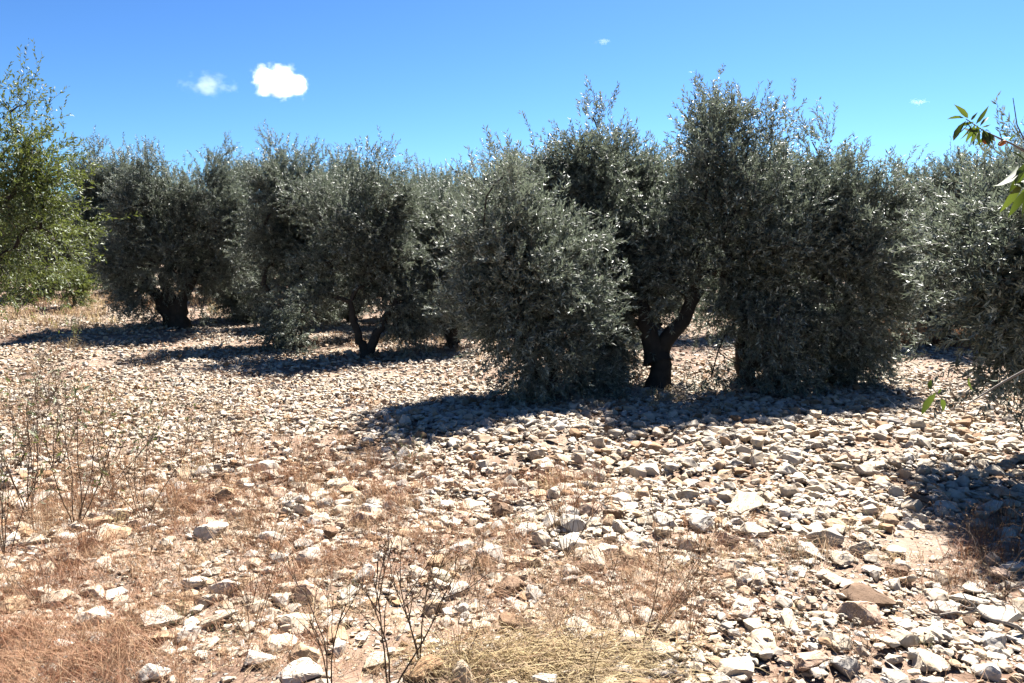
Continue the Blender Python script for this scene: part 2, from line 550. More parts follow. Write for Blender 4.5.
OL["G"] = olive_px("olive_tree", 657, 390, [(727, 138, 26, 38), (712, 195, 36, 45), (690, 240, 42, 45), (740, 240, 40, 55), (675, 285, 32, 30), (745, 300, 34, 38), (700, 310, 24, 18, 0.5), (728, 372, 26, 14, -0.3), (765, 355, 26, 20, -0.3)],
    [[(0, 0, 0), (0.0, 0, 0.45), (0.22, 0, 0.75), (0.5, 0.05, 1.25)], [(0.0, 0, 0.4), (-0.12, 0.05, 0.75), (-0.2, 0.15, 1.1)]],
    1.2, 17, label="tallest olive tree with a thick dark trunk leaning over to one side", rtrunk=0.115)
OL["H"] = olive_px("olive_tree", 742, 386, [(838, 190, 30, 38), (800, 215, 34, 48), (775, 200, 22, 50, .4), (858, 215, 30, 48), (815, 265, 50, 55), (865, 275, 24, 50), (800, 325, 48, 36), (845, 350, 36, 28), (775, 260, 30, 50), (786, 356, 38, 22, 0.2), (870, 330, 22, 36)],
    [[(0, 0, 0), (0.15, 0, 0.3), (0.55, 0, 0.75), (0.9, 0, 1.2)], [(0.05, 0.05, 0), (0.0, 0.1, 0.5), (0.2, 0.1, 1.1)]],
    1.2, 18, label="wide olive tree with sloping shoulders beside the open gap in the row")
OL["I"] = olive_px("olive_tree", 945, 343, [(932, 196, 34, 42), (912, 255, 26, 45), (960, 245, 42, 55), (985, 290, 38, 45), (930, 295, 24, 34), (1015, 250, 34, 60)],
    None, 1.1, 19, label="pale round-topped olive tree standing beyond the open gap in the row")
OL["J"] = olive_px("olive_tree", 1062, 452, [(1024, 280, 32, 50, -0.9), (1065, 255, 50, 60, -1.1), (938, 262, 22, 36, -0.1), (978, 240, 34, 42), (1044, 245, 44, 62), (975, 285, 26, 20), (1045, 300, 36, 42), (1056, 370, 26, 30), (1110, 250, 60, 90), (1110, 340, 60, 60), (1022, 215, 22, 36)],
    None, 0.9, 20, depth=1.45, label="dark olive tree cut off by the picture edge, its low boughs shading the stones")

# the grove goes on behind: copies of the same trees in further rows
BACK = [
    ("B", 25, 33, 1.15, "small far olive tree glimpsed low under the green almond boughs"),
    ("D", 70, 27, 1.1, "olive tree showing dark through the hanging almond leaves"),
    ("C", 112, 24, 1.35, "olive tree rising just behind the edge of the almond leaves"),
    ("F", 140, 30, 1.2, "far olive tree peeping over the shoulder of the many-stemmed olive"),
    ("E", 222, 24, 1.3, "second-row olive tree behind the many-stemmed olive"),
    ("A", 262, 30, 1.0, "far olive tree filling the gap before the two-tufted olive"),
    ("H", 330, 23, 1.15, "second-row olive tree between the two-tufted olive and the V-trunked olive"),
    ("B", 425, 22, 1.1, "second-row olive tree filling the gap beside the V-trunked olive"),
    ("G", 478, 26, 1.0, "far olive tree behind the narrow olive tree"),
    ("A", 545, 19, 1.1, "second-row olive tree hidden mostly behind the drooping olive"),
    ("D", 655, 17, 1.25, "slim olive tree behind the leaning trunk of the tallest olive"),
    ("C", 772, 17, 1.25, "second-row olive tree behind the tallest and the wide olive"),
    ("E", 880, 20, 1.25, "olive tree behind the sloping shoulder of the wide olive"),
    ("B", 1010, 19, 1.2, "second-row olive tree behind the pale round-topped olive"),
    ("F", 905, 27, 1.2, "far olive tree closing the open gap in the row"),
    ("H", 20, 40, 1.2, "farthest olive tree low on the skyline behind the almond"),
    ("F", 375, 33, 1.2, "far olive tree right behind the V-trunked olive"),
    ("E", -15, 26, 1.25, "olive tree low under the boughs of the green almond at the picture edge"),
    ("E", 95, 33, 1.3, "far olive tree between the almond leaves and the many-stemmed olive"),
    ("A", 190, 38, 1.3, "distant olive tree seen under the boughs of the many-stemmed olive"),
    ("E", 300, 38, 1.3, "distant olive tree seen under the two-tufted olive"),
    ("A", 415, 40, 1.3, "distant olive tree seen past the V-trunked olive"),
    ("E", 500, 34, 1.2, "distant olive tree seen through the hole by the drooping skirts"),
    ("A", 955, 36, 1.3, "distant olive tree beyond the grassy gap"),
    ("B", 352, 19.5, 1.12, "slim second-row olive tree close behind the V-trunked olive"),
    ("D", 425, 19, 1.2, "grey second-row olive tree between the V-trunked and the narrow olive"),
    ("A", 605, 21, 1.2, "far olive tree showing through the gap behind the domed olive"),
    ("F", 822, 20, 1.15, "far olive tree showing through the wide olive's thin places"),
    ("E", 720, 26, 1.3, "far olive tree at the back of the tallest olive"),
]
for i, (k, px, d, s, lab) in enumerate(BACK):
    P = pt(px, 300, d); P[2] = float(hz(P[0], P[1]))
    dup(OL[k], P, 1.1 + 1.7 * i, s, lab, "olive trees of the further rows")

# almond trees
D = 11.0
base = pt(-108, 300, D); base[2] = float(hz(base[0], base[1]))
bl = []
for x, y, rx, ry in [(12, 180, 45, 60), (-50, 160, 70, 85), (46, 205, 28, 46), (25, 235, 50, 30), (68, 235, 18, 36), (22, 262, 46, 22), (58, 266, 20, 18), (-60, 240, 60, 40), (16, 112, 26, 36), (24, 92, 14, 28), (40, 180, 22, 34)]:
    bl.append((pt(x - 12, y, D) - base, np.array([rx, max(rx, 40), ry]) * D / F))
t = make_tree("almond_tree", base, bl, [[(0, 0, 0), (0.05, 0, 0.5), (0.3, 0, 1.2)], [(0.05, 0, 0.3), (-0.3, 0, 0.9), (-0.6, 0, 1.5)]], 200, 31,
              leaf=(0.07, 0.022), twigs=12, per=13, mats=(M_ALMOND, M_TWIG), twig_len=(0.2, 0.5), up=0.25, rtrunk=0.12, spread=0.2, droop=0.3, shell=0.35)
tag(t, "bright green almond tree with thin reddish twigs reaching into the grove", "almond tree", "almond trees at the grove edge")
base = pt(42, 300, 21.5); base[2] = float(hz(base[0], base[1]))
bl = [(pt(x, y, 21.5) - base, np.array([rx, rx, ry]) * 21.5 / F) for x, y, rx, ry in [(40, 225, 40, 34), (80, 240, 26, 30), (0, 235, 40, 32)]]
t = make_tree("almond_tree", base, bl, [[(0, 0, 0), (-0.1, 0, 0.4), (-0.3, 0, 1.0)], [(0.1, 0, 0), (0.3, 0, 0.5), (0.7, 0, 1.0)]], 70, 32,
              leaf=(0.08, 0.026), twigs=12, per=14, mats=(M_ALMOND, M_TWIG), twig_len=(0.2, 0.5), rtrunk=0.17, spread=0.22, shell=0.3)
tag(t, "small almond tree with a stout dark trunk on the rise behind the nearer almond", "almond tree", "almond trees at the grove edge")

for i, (x, y, rx, ry, dd, lab) in enumerate([(72, 288, 13, 16, 19.0, "dark low shrub standing by itself near the green almond"), (30, 284, 22, 14, 20.0, "low leafy shrub at the foot of the small almond tree"),
                                       (128, 280, 20, 18, 22.5, "dusty low shrub on the rise behind the almond shade"), (262, 300, 16, 16, 17.5, "low olive shoots beside the two-tufted olive")]):
    base = pt(x, 300, dd); base[2] = float(hz(base[0], base[1]))
    c = pt(x, y, dd) - base
    t = make_tree("shrub", base, [(c, np.array([rx, rx, ry]) * dd / F)], [[(0, 0, 0), (0.02, 0, 0.12), (0.05, 0, 0.3)]], 26, 60 + i, leaf=(0.07, 0.02), twigs=14, per=18, rtrunk=0.03, mats=(M_ALMOND if i < 2 else M_OLIVE, M_TWIG))
    tag(t, lab, "shrub", "low shrubs between the trees")

# ---- near almond tree at the side: only its outer boughs reach into the view
base = np.array([2.75, 2.5, float(hz(2.75, 2.5))])
root = empty("almond_tree", base)
tag(root, "near almond tree sending leafy twigs with orange husks against the sky", "almond tree", "almond trees at the grove edge")
Lc = lambda px, py, d: pt(px, py, d) - base
tm = MB()
tm.tube([(0, 0, -0.05), (0, 0, 0.15), (0.03, 0.02, 0.6), (0.0, 0, 1.0), (-0.02, 0.05, 1.35)], [0.12, 0.085, 0.07, 0.065, 0.05], 10, 0, 0.4, 0.06)
tm.tube([(0, 0, 1.0), (0.3, 0.1, 1.5), (0.5, 0.2, 2.2)], [0.05, 0.04, 0.02], 8, 0, 0.4, 0.06)
tm.build("trunk", M_BARK, root, True)


def bough(pts, r0, leaves, fruits=(), tint=0.5, twigs=()):
    b = MB(); b.tube(pts, 0.0018 + r0 * np.linspace(1, 0, len(pts)) ** 2.2, 6, 0, tint)
    for tw in twigs:
        b.tube(tw, np.linspace(0.0035, 0.0015, len(tw)), 5, 0, tint)
    bo = b.build("branch", M_TWIG, root, True)
    lm = MB()
    p = np.array([l[0] for l in leaves]); d = np.array([l[1] for l in leaves]) - p
    L = np.linalg.norm(d, axis=1)
    add_leaves(lm, p, d, L, np.array([l[2] for l in leaves]) * L, 0.02, 0, np.array([l[3] for l in leaves]), wide=True)
    lm.build("leaves", M_NEAR, bo, True)
    for fp in fruits:
        me = bpy.data.meshes.new("fruit"); bm = bmesh.new()
        bmesh.ops.create_icosphere(bm, subdivisions=2, radius=0.0125)
        for v in bm.verts:
            v.co.x *= 1.35; v.co.z *= 0.95
            if v.co.x > 0.008: v.co.y *= 0.75
            v.co *= 1 + 0.05 * math.sin(v.co.y * 900)
        bm.to_mesh(me); bm.free(); me.materials.append(M_FRUIT)
        a = me.attributes.new("tint", "FLOAT", "FACE"); a.data.foreach_set("value", [random.random()] * len(me.polygons))
        me.polygons.foreach_set("use_smooth", [True] * len(me.polygons))
        fo = bpy.data.objects.new("fruit", me); COL.objects.link(fo); fo.parent = bo
        fo.location = fp; fo.rotation_euler = (random.random(), 0.5, random.random() * 6)


d1 = 3.2
lv = []
for (x0, y0, x1, y1, w, tn) in [(964, 118, 946, 117, .22, .1), (966, 121, 949, 143, .2, .1), (969, 122, 955, 139, .22, .3), (972, 124, 962, 141, .2, 0), (975, 124, 966, 143, .24, .1),
        (978, 125, 971, 144, .22, .2), (974, 122, 958, 126, .25, .8), (976, 124, 988, 108, .2, .5), (980, 126, 989, 115, .2, .4), (982, 127, 991, 125, .24, .9),
        (968, 118, 958, 106, .2, .9), (979, 128, 978, 143, .2, .1), (981, 128, 969, 131, .3, .6), (985, 130, 993, 133, .2, .3), (971, 120, 976, 114, .2, .8), (984, 131, 984, 142, .25, .0),
        (1000, 136, 1010, 126, .2, .5), (1004, 139, 995, 148, .2, .4), (1008, 141, 1016, 134, .22, .6), (1012, 144, 1008, 158, .2, .3), (1017, 147, 1027, 138, .2, .3)]:
    lv.append((Lc(x0, y0, d1 + random.uniform(-.04, .04)), Lc(x1, y1, d1 + random.uniform(-.03, .03)), w * 0.95, tn))
for _ in range(12):
    x0 = random.uniform(966, 992); y0 = 119 + (x0 - 966) * .6
    lv.append((Lc(x0, y0, d1), Lc(x0 + random.uniform(-14, 8), y0 + random.uniform(8, 20), d1 + random.uniform(-.06, .06)), .24, random.random() * .5))
bough([(-0.02, 0.05, 1.3), Lc(1130, 190, 2.9), Lc(1050, 165, 3.1), Lc(1012, 144, 3.2), Lc(984, 131, 3.2), Lc(966, 119, 3.2)], 0.02, lv,
      [Lc(986, 141, 3.2), Lc(1002, 143, 3.2)], 0.6, [[Lc(1030, 152, 3.15), Lc(1017, 125, 3.2), Lc(1013, 98, 3.25)]])
d2 = 2.15
lv = []
for (x0, y0, x1, y1, w, tn) in [(1022, 182, 1002, 212, .24, .9), (1026, 190, 1010, 215, .25, .6), (1026, 170, 1003, 178, .2, .9), (1030, 178, 1012, 190, .3, .2), (1034, 186, 1016, 221, .24, .3),
        (1028, 165, 1012, 148, .2, .7), (1036, 190, 1024, 225, .25, .1), (1040, 170, 1020, 160, .22, .8), (1045, 175, 1030, 205, .25, .5), (1050, 175, 1060, 145, .22, .5), (1055, 180, 1050, 220, .24, .4)]:
    lv.append((Lc(x0, y0, d2 + random.uniform(-.03, .03)), Lc(x1, y1, d2 + random.uniform(-.03, .03)), w * 0.95, tn))
for _ in range(12):
    x0, y0 = random.uniform(1018, 1060), random.uniform(160, 200)
    lv.append((Lc(x0, y0, d2), Lc(x0 + random.uniform(-26, 8), y0 + random.uniform(18, 44), d2 + random.uniform(-.06, .06)), .26, random.random()))
bough([(0, 0, 1.25), Lc(1180, 230, 2.35), Lc(1080, 195, 2.2), Lc(1045, 175, 2.15), Lc(1024, 168, 2.15)], 0.016, lv, [], 0.5)
d3 = 2.6
lv = []
for (x0, y0, x1, y1, w, tn) in [(931, 390, 930, 380, .5, .1), (936, 393, 920, 414, .28, .9), (942, 398, 944, 410, .35, .7), (938, 394, 941, 388, .3, .8), (975, 392, 966, 379, .3, .8), (999, 380, 990, 381, .4, .4)]:
    lv.append((Lc(x0, y0, d3), Lc(x1, y1, d3 + random.uniform(-.03, .03)), w, tn))
bough([(0, 0, 0.9), Lc(1120, 330, 2.55), Lc(1035, 365, 2.6), Lc(1005, 381, 2.6), Lc(982, 395, 2.6), Lc(962, 407, 2.6), Lc(942, 399, 2.6), Lc(932, 388, 2.6)], 0.007, lv, [], 1.0)

# ------------------------------------------------------------------ stones
def hull_rock(seed, npts, detail=0, seg=2):
    rng = np.random.default_rng(seed)
    bm = bmesh.new()
    p = rng.normal(size=(npts, 3)); p /= np.linalg.norm(p, axis=1)[:, None]
    p *= rng.uniform(0.75, 1.0, (npts, 1))
    p *= np.array([1, rng.uniform(0.6, 0.9), rng.uniform(0.35, 0.62)])
    for v in p: bm.verts.new(v)
    bmesh.ops.convex_hull(bm, input=bm.verts)
    for v in [v for v in bm.verts if not v.link_faces]: bm.verts.remove(v)
    if detail:
        bmesh.ops.dissolve_limit(bm, angle_limit=0.2, verts=bm.verts, edges=bm.edges)
        bmesh.ops.bevel(bm, geom=bm.edges[:], offset=0.058, segments=seg, affect="EDGES", profile=0.6)
        bmesh.ops.triangulate(bm, faces=bm.faces[:])
        for _ in range(seg):
            es = [e for e in bm.edges if e.calc_length() > (0.22 if seg > 1 else 0.4)]
            if es: bmesh.ops.subdivide_edges(bm, edges=es, cuts=1)
            bmesh.ops.triangulate(bm, faces=bm.faces[:])
        ph = rng.uniform(0, 6, 9)
        for v in bm.verts:
            c = v.co
            n_ = math.sin(c.x * 7 + ph[0] + 2 * math.sin(c.y * 5 + ph[1])) + math.sin(c.y * 9 + ph[2] + c.z * 8) + 0.7 * math.sin(c.z * 15 + c.x * 13 + ph[3])
            v.co = c * (1 + 0.03 * n_) + Vector(rng.normal(size=3)) * 0.011
    bm.normal_update()
    bmesh.ops.recalc_face_normals(bm, faces=bm.faces[:])
    bmesh.ops.triangulate(bm, faces=bm.faces[:])
    V = np.array([v.co[:] for v in bm.verts]); bm.verts.index_update()
    Fc = np.array([[v.index for v in f.verts] for f in bm.faces])
    bm.free()
    V -= (V.max(0) + V.min(0)) / 2
    V /= np.abs(V[:, 0]).max()
    return V, Fc


LO = [hull_rock(100 + k, 9 + k % 5) for k in range(28)]
LO += [hull_rock(200 + k, 11 + k % 6, 1, 1) for k in range(16)]      # rounder, worn pieces for the nearer stones
HI = []
for k in range(26):
    V, Fc = hull_rock(300 + k, 11 + k % 8, 1)
    b = MB(); b.add(V, Fc); o = b.build("stone", M_ROCK, None, True)
    o.data.set_sharp_from_angle(angle=math.radians(38))
    HI.append((o.data, V))
    bpy.data.objects.remove(o)

ROCKCOL = {"white": (0.361, 0.351, 0.325), "cream": (0.325, 0.292, 0.242), "tan": (0.274, 0.208, 0.144), "brown": (0.118, 0.081, 0.056), "grey": (0.231, 0.224, 0.213), "pinkish": (0.297, 0.226, 0.180)}


def rubble_density(px, py):
    """how thickly stones cover the soil, 0..1 (laid out from the photo, carried on beyond its edges)"""
    px = np.clip(px, -200, 1250)
    d = 0.62 + 0.0 * px
    band = np.exp(-(((py - (395 + 0.065 * px)) / 75) ** 2))
    d = d + 0.55 * band
    d = d + 0.45 * np.exp(-(((px - 780) / 190) ** 2 + ((py - 650) / 85) ** 2))
    d = d - 0.28 * np.exp(-(((px - 40) / 120) ** 2 + ((py - 640) / 95) ** 2))
    d = d - 0.12 * np.exp(-(((px - 300) / 160) ** 2 + ((py - 560) / 70) ** 2))
    d = d - 0.25 * np.exp(-(((px - 560) / 120) ** 2 + ((py - 650) / 60) ** 2))
    d = d - 0.85 * np.exp(-(((px - 955) / 95) ** 2 + ((py - 545) / 42) ** 2))
    return np.clip(d, 0.1, 1.0)


def cand(n, xr, yr, s_lo, s_hi, power):
    x = R.uniform(*xr, n); y = R.uniform(*yr, n)
    u = R.random(n)
    s = s_lo * (s_hi / s_lo) ** (u ** power)        # half length of the stone
    return x, y, s


# picture-sized stones first, then the filling
PLACED = [  # x, y, width px, shape (y, z ratio), yaw, colour, label
    (742, 508, 46, .75, .45, .3, "cream", "largest pale cream boulder half sunk in the rubble"),
    (701, 526, 27, .9, .7, 1.2, "white", "sharp white block beside the largest cream boulder"),
    (821, 537, 36, .7, .5, .1, "grey", "rounded grey stone with a shaded front"),
    (790, 618, 52, .38, .35, 1.35, "cream", "long cream slab lying end-on among the rubble"),
    (335, 622, 38, .7, .35, .2, "white", "flat white stone beside the tall bare brown weed"),
    (210, 533, 33, .75, .55, .2, "white", "smooth egg-shaped white stone in the reddish grass"),
    (140, 502, 25, .85, .7, .8, "white", "upright white stone in the reddish dry grass"),
    (226, 497, 22, .8, .7, .4, "tan", "tan stone just behind the egg-shaped white stone"),
    (434, 492, 26, .6, .35, 0, "white", "thin white block where the rubble meets the grass"),
    (300, 673, 44, .7, .4, .4, "white", "broad white stone at the lower picture edge under dry stalks"),
    (867, 599, 52, .65, .45, 2.9, "brown", "broad brown stone with a jagged front edge"),
    (901, 571, 28, .8, .5, .4, "brown", "lone dark brown stone on the bare red soil"),
    (946, 609, 36, .55, .3, .1, "white", "flat white stone pointing at the curled dead weed"),
    (953, 637, 32, .8, .4, .3, "cream", "cream cobble behind the grey dead branch"),
    (994, 641, 32, .8, .5, .2, "white", "white cobble under the curled dead weed"),
    (847, 522, 22, .8, .5, .2, "tan", "tan stone behind the rounded grey stone"),
    (873, 466, 32, .7, .4, .1, "cream", "cream slab at the edge of the tree shade"),
    (857, 616, 40, .7, .6, 2.8, "pinkish", "pinkish blocky stone in front of the broad brown stone"),
    (736, 669, 44, .65, .4, .2, "cream", "cream slab at the lower picture edge"),
    (845, 667, 32, .9, .7, 1.2, "grey", "tilted grey block at the lower picture edge"),
    (806, 662, 40, .75, .55, .5, "pinkish", "pinkish cobble at the foot of the long cream slab"),
    (982, 672, 34, .75, .5, .3, "white", "white stone lowest in the far corner by the dead branch"),
    (690, 588, 30, .75, .5, .2, "cream", "cream stone with a grass tuft leaning over it"),
    (605, 553, 30, .8, .5, .3, "white", "white stone next to the dark clustered weed"),
    (650, 470, 26, .8, .5, .5, "white", "white stone near the top of the rubble band"),
    (585, 497, 22, .7, .6, .5, "brown", "brown stone standing out in the white rubble band"),
    (395, 545, 26, .7, .5, .4, "cream", "cream stone in the worn ground amid the reddish grass"),
    (190, 597, 28, .6, .4, .3, "tan", "tan stone half buried in the pink grass"),
    (120, 602, 26, .65, .4, 2.8, "cream", "cream stone beside the low green tuft"),
    (155, 676, 40, .7, .45, .2, "white", "white stone sunk in the orange grass at the lower picture edge"),
    (60, 645, 26, .7, .4, .5, "white", "small white stone lost in the orange grass"),
    (263, 467, 24, .7, .45, .5, "white", "white stone where the thin weeds begin"),
    (775, 565, 30, .7, .4, .7, "grey", "grey stone beside the grey-green weed"),
    (905, 640, 34, .7, .5, .4, "cream", "cream cobble in front of the pale flat stones"),
    (690, 672, 30, .75, .5, 1.0, "tan", "tan cobble at the lower picture edge beside the straw"),
    (625, 672, 26, .75, .5, 1.0, "white", "white stone poking out of the yellow straw"),
    (460, 590, 26, .7, .45, 1.0, "white", "white stone beside the forked tip of the bare weed"),
    (523, 575, 24, .7, .45, 1.0, "cream", "cream stone in the pink grass before the dark clustered weed"),
    (1000, 575, 28, .6, .4, .2, "pinkish", "pinkish stone at the foot of the curled dead weed"),
    (835, 640, 34, .8, .5, 2.2, "cream", "cream cobble between the pinkish blocky stone and the grey block"),
]
rocks = []     # (pos, half size, ry, rz, yaw, tilt x, tilt y, colour name, label)
for (px, py, w, ry, rz, yaw, c, lab) in PLACED:
    P = ground(px, py + w * 0.1)
    rocks.append([P, w / 2 / F * P[1] * 1.06, ry, rz, yaw, R.uniform(-.15, .15), R.uniform(-.15, .15), c, lab])

cx, cy, cs = [], [], []
for (n, xr, yr, lo, hi, pw) in [(4200, (-3.6, 4.2), (2.2, 5.2), 0.026, 0.09, 1.5), (15000, (-8, 7), (4.2, 11), 0.040, 0.085, 1.7), (6000, (-15, 10), (9, 22), 0.045, 0.11, 2.2)]:
    x, y, s = cand(n, xr, yr, lo, hi, pw); cx.append(x); cy.append(y); cs.append(s)
cx, cy, cs = map(np.concatenate, (cx, cy, cs))
pxx, pyy, _ = proj(np.stack([cx, cy, hz(cx, cy)], -1))
patch = lambda x, y: np.clip(1.0 + 1.3 * wav(x, y, 1.5, 3) + 0.9 * wav(x, y, 0.6, 10), .25, 1.3)
ok = (R.random(len(cx)) < rubble_density(pxx, pyy) ** 1.5 * patch(cx, cy)) & (cs < 0.036 + 0.05 * sstep(220, 560, pxx) * sstep(350, 450, pyy) + 0.06 * sstep(430, 530, pyy) + 0.02 * sstep(340, 300, pyy))
cx, cy, cs = cx[ok], cy[ok], cs[ok]
order = np.argsort(-cs)
grid = {}


def free(x, y, s, k=0.72):
    gx_, gy_ = int(x // 0.25), int(y // 0.25)
    for a in (-1, 0, 1):
        for b in (-1, 0, 1):
            for (u, v, t_) in grid.get((gx_ + a, gy_ + b), ()):
                if (u - x) ** 2 + (v - y) ** 2 < (k * (s + t_)) ** 2: return False
    return True


def put(x, y, s):
    grid.setdefault((int(x // 0.25), int(y // 0.25)), []).append((x, y, s))


for r in rocks: put(r[0][0], r[0][1], r[1])
bigx = []
for i in order:
    if free(cx[i], cy[i], cs[i]):
        put(cx[i], cy[i], cs[i]); bigx.append(i)
cx, cy, cs = cx[bigx], cy[bigx], cs[bigx]
P3 = np.stack([cx, cy, hz(cx, cy)], -1)
ppx, ppy, pd = proj(P3)
app = cs / pd * ((ppx > 6) & (ppx < 1018) & (ppy < 676))
shade = (ppy < 420) & (ppx > 440)
app = app * np.where(shade, 0.75, 1)
NIND = 300 - len(rocks)
chosen = np.argsort(-app)[:NIND]
names = ["white", "cream", "tan", "brown", "grey", "pinkish"]
for i in chosen:
    c = names[R.choice(6, p=[.34, .40, .10, .05, .03, .08])]
    rocks.append([P3[i], cs[i], R.uniform(.55, .95), R.uniform(.32, .62), R.uniform(0, 6.28), R.normal() * .15, R.normal() * .15, c, None])
rest = np.setdiff1d(np.arange(len(cx)), chosen)

# ---- labels for the unnamed stones: look first, then the two landmarks they lie between
LAND = [  # short names of things one can find, with their picture place
    ("the largest cream boulder", 742, 508), ("the sharp white block", 701, 526), ("the rounded grey stone", 821, 537), ("the long cream slab", 790, 618),
    ("the flat white stone", 335, 622), ("the egg-shaped white stone", 210, 533), ("the upright white stone", 140, 502), ("the broad brown stone", 867, 599),
    ("the lone brown stone", 901, 571), ("the thin white block", 434, 492), ("the dark clustered weed", 566, 545), ("the tall bare weed", 396, 660),
    ("the curled dead weed", 1000, 570), ("the grey-green weed", 792, 560), ("the grey dead branch", 960, 622), ("the leaning olive trunk", 657, 392),
    ("the V-shaped trunks", 363, 358), ("the many-stemmed trunk", 176, 330), ("the drooping olive skirts", 520, 405), ("the low green tuft", 178, 635),
    ("the yellow straw", 545, 662), ("the green spurge", 521, 530), ("the tilted grey block", 845, 667), ("the leafy left weeds", 85, 490),
    ("the thin wiry weed", 216, 470), ("the wide olive's shade", 805, 410), ("the shaded cream slab", 873, 466), ("the pale bleached twigs", 648, 405),
    ("the small leafy herb", 410, 470), ("the knee-high green spike", 72, 358), ("the open gap grass", 905, 345), ("the orange grass", 60, 600),
    ("the top of the rubble band", 560, 425), ("the grassy tuft at 's edge", 310, 430),
]
LAND = [(a, x, y) for a, x, y in LAND if "'s edge" not in a and "left" not in a] + [("the wispy leafy weeds", 85, 490), ("the brush-like tuft", 310, 430)]
LANDW = [(a, ground(x, y)) for a, x, y in LAND]
used = set(r[8] for r in rocks if r[8])
for r in rocks:
    if r[8]: continue
    P = r[0]
    dd = sorted((math.hypot(P[0] - w[0], P[1] - w[1]), a, w) for a, w in LANDW)
    sz = "fist-sized" if r[1] < 0.047 else "hand-sized" if r[1] < 0.075 else "head-sized"
    shp = "flat" if r[3] < .47 else "blocky" if r[3] > .63 else ""
    lng = "long" if r[2] < .65 else "squarish" if r[2] > .86 else "oblong"
    tl = " tilted" if abs(r[5]) + abs(r[6]) > .42 else ""
    look = f"{sz} {shp + ' ' if shp else ''}{lng}{tl} {r[7]} stone"
    (d0, a0, w0) = dd[0]
    rel = []
    if d0 < 0.9:
        if P[1] < w0[1] - abs(P[0] - w0[0]): rel.append(f"just in front of {a0}")
        elif P[1] > w0[1] + abs(P[0] - w0[0]): rel.append(f"just behind {a0}")
        else: rel.append(f"close beside {a0}")
    for j in (1, 2, 3):
        rel.append(f"between {a0} and {dd[j][1]}")
    rel += [f"nearer {dd[1][1]} than {dd[2][1]}", f"nearer {a0} than {dd[2][1]}", f"nearer {a0} than {dd[3][1]}", f"nearer {dd[1][1]} than {dd[4][1]}", f"nearer {dd[2][1]} than {dd[4][1]}"]
    for q_ in rel:
        l_ = f"{look} {q_}"
        if len(l_.split()) > 16: l_ = l_.replace(f" {lng}", "", 1)
        if len(l_.split()) > 16: l_ = l_.replace(f"{sz} ", "", 1)
        if l_ not in used and len(l_.split()) <= 16: break
    used.add(l_); r[8] = l_

for k, r in enumerate(rocks):
    me, V = HI[k % len(HI)]
    o = bpy.data.objects.new("stone", me); COL.objects.link(o)
    s = r[1]
    zr = r[3] / (np.abs(V[:, 2]).max() + 1e-6)
    yr = r[2] / (np.abs(V[:, 1]).max() + 1e-6)
    o.scale = (s, s * yr, s * zr)
    o.location = (r[0][0], r[0][1], r[0][2] + s * r[3] * R.uniform(.35, .7))
    o.rotation_euler = (r[5], r[6], r[4])
    c = np.array(ROCKCOL[r[7]]) * R.uniform(.9, 1.08)
    o.color = (*c, 1)
    tag(o, r[8], "stone", "loose limestone pieces on the ground")

# ---- all the other stones and chips: past counting
gx_, gy_, gs_ = [cx[rest]], [cy[rest]], [cs[rest]]
for (n, xr, yr, lo, hi, pw) in [(42000, (-3.6, 4.0), (2.0, 5.0), 0.006, 0.034, 1.6), (70000, (-8, 7), (4.2, 10), 0.012, 0.042, 1.4), (60000, (-16, 11), (9, 20), 0.018, 0.05, 1.4), (9000, (-26, 18), (18, 38), 0.035, 0.09, 1.4)]:
    x, y, s = cand(n, xr, yr, lo, hi, pw)
    a, b, _ = proj(np.stack([x, y, hz(x, y)], -1))
    k = R.random(n) < rubble_density(a, b) ** 1.2 * patch(x, y)
    gx_.append(x[k]); gy_.append(y[k]); gs_.append(s[k])
x, y, s = map(np.concatenate, (gx_, gy_, gs_))
n = len(x)
which = np.where((s > .024) & (y < 7.5), R.integers(28, len(LO), n), R.integers(0, 28, n))
yaw = R.uniform(0, 6.283, n); tx = R.normal(size=n) * .18; ty = R.normal(size=n) * .18
tint = np.where(R.random(n) < 0.16, R.uniform(0, .3, n), np.clip(R.normal(.66, .16, n), .25, .96)); tint[R.random(n) < .03] = 1.0
px_, py_, _ = proj(np.stack([x, y, hz(x, y)], -1))
pile = rubble_density(px_, py_)
zz = hz(x, y) + s * R.uniform(.05, .35, n) + np.where(pile > .8, R.uniform(0, .035, n), 0)
mb = MB()
for k, (V, Fc) in enumerate(LO):
    I = np.where(which == k)[0]
    if not len(I): continue
    c_, s_ = np.cos(tx[I]), np.sin(tx[I])
    v = np.repeat(V[None], len(I), 0) * s[I][:, None, None]
    v[..., 1] *= R.uniform(.8, 1.15, len(I))[:, None]; v[..., 2] *= (R.uniform(.6, 1.1, len(I)) + .35 * sstep(.03, .05, s[I]))[:, None]
    y1 = v[..., 1] * c_[:, None] - v[..., 2] * s_[:, None]; z1 = v[..., 1] * s_[:, None] + v[..., 2] * c_[:, None]
    c_, s_ = np.cos(ty[I]), np.sin(ty[I])
    x2 = v[..., 0] * c_[:, None] + z1 * s_[:, None]; z2 = -v[..., 0] * s_[:, None] + z1 * c_[:, None]
    c_, s_ = np.cos(yaw[I]), np.sin(yaw[I])
    xw = x2 * c_[:, None] - y1 * s_[:, None] + x[I][:, None]; yw = x2 * s_[:, None] + y1 * c_[:, None] + y[I][:, None]
    W_ = np.stack([xw, yw, z2 + zz[I][:, None]], -1)
    f = (np.arange(len(I))[:, None, None] * len(V) + Fc[None]).reshape(-1, 3)
    mb.add(W_, f, 0, np.repeat(tint[I], len(Fc)))
tag(mb.build("gravel", M_RUBBLE), "bleached limestone rubble and chips strewn over the soil", "gravel", kind="stuff")

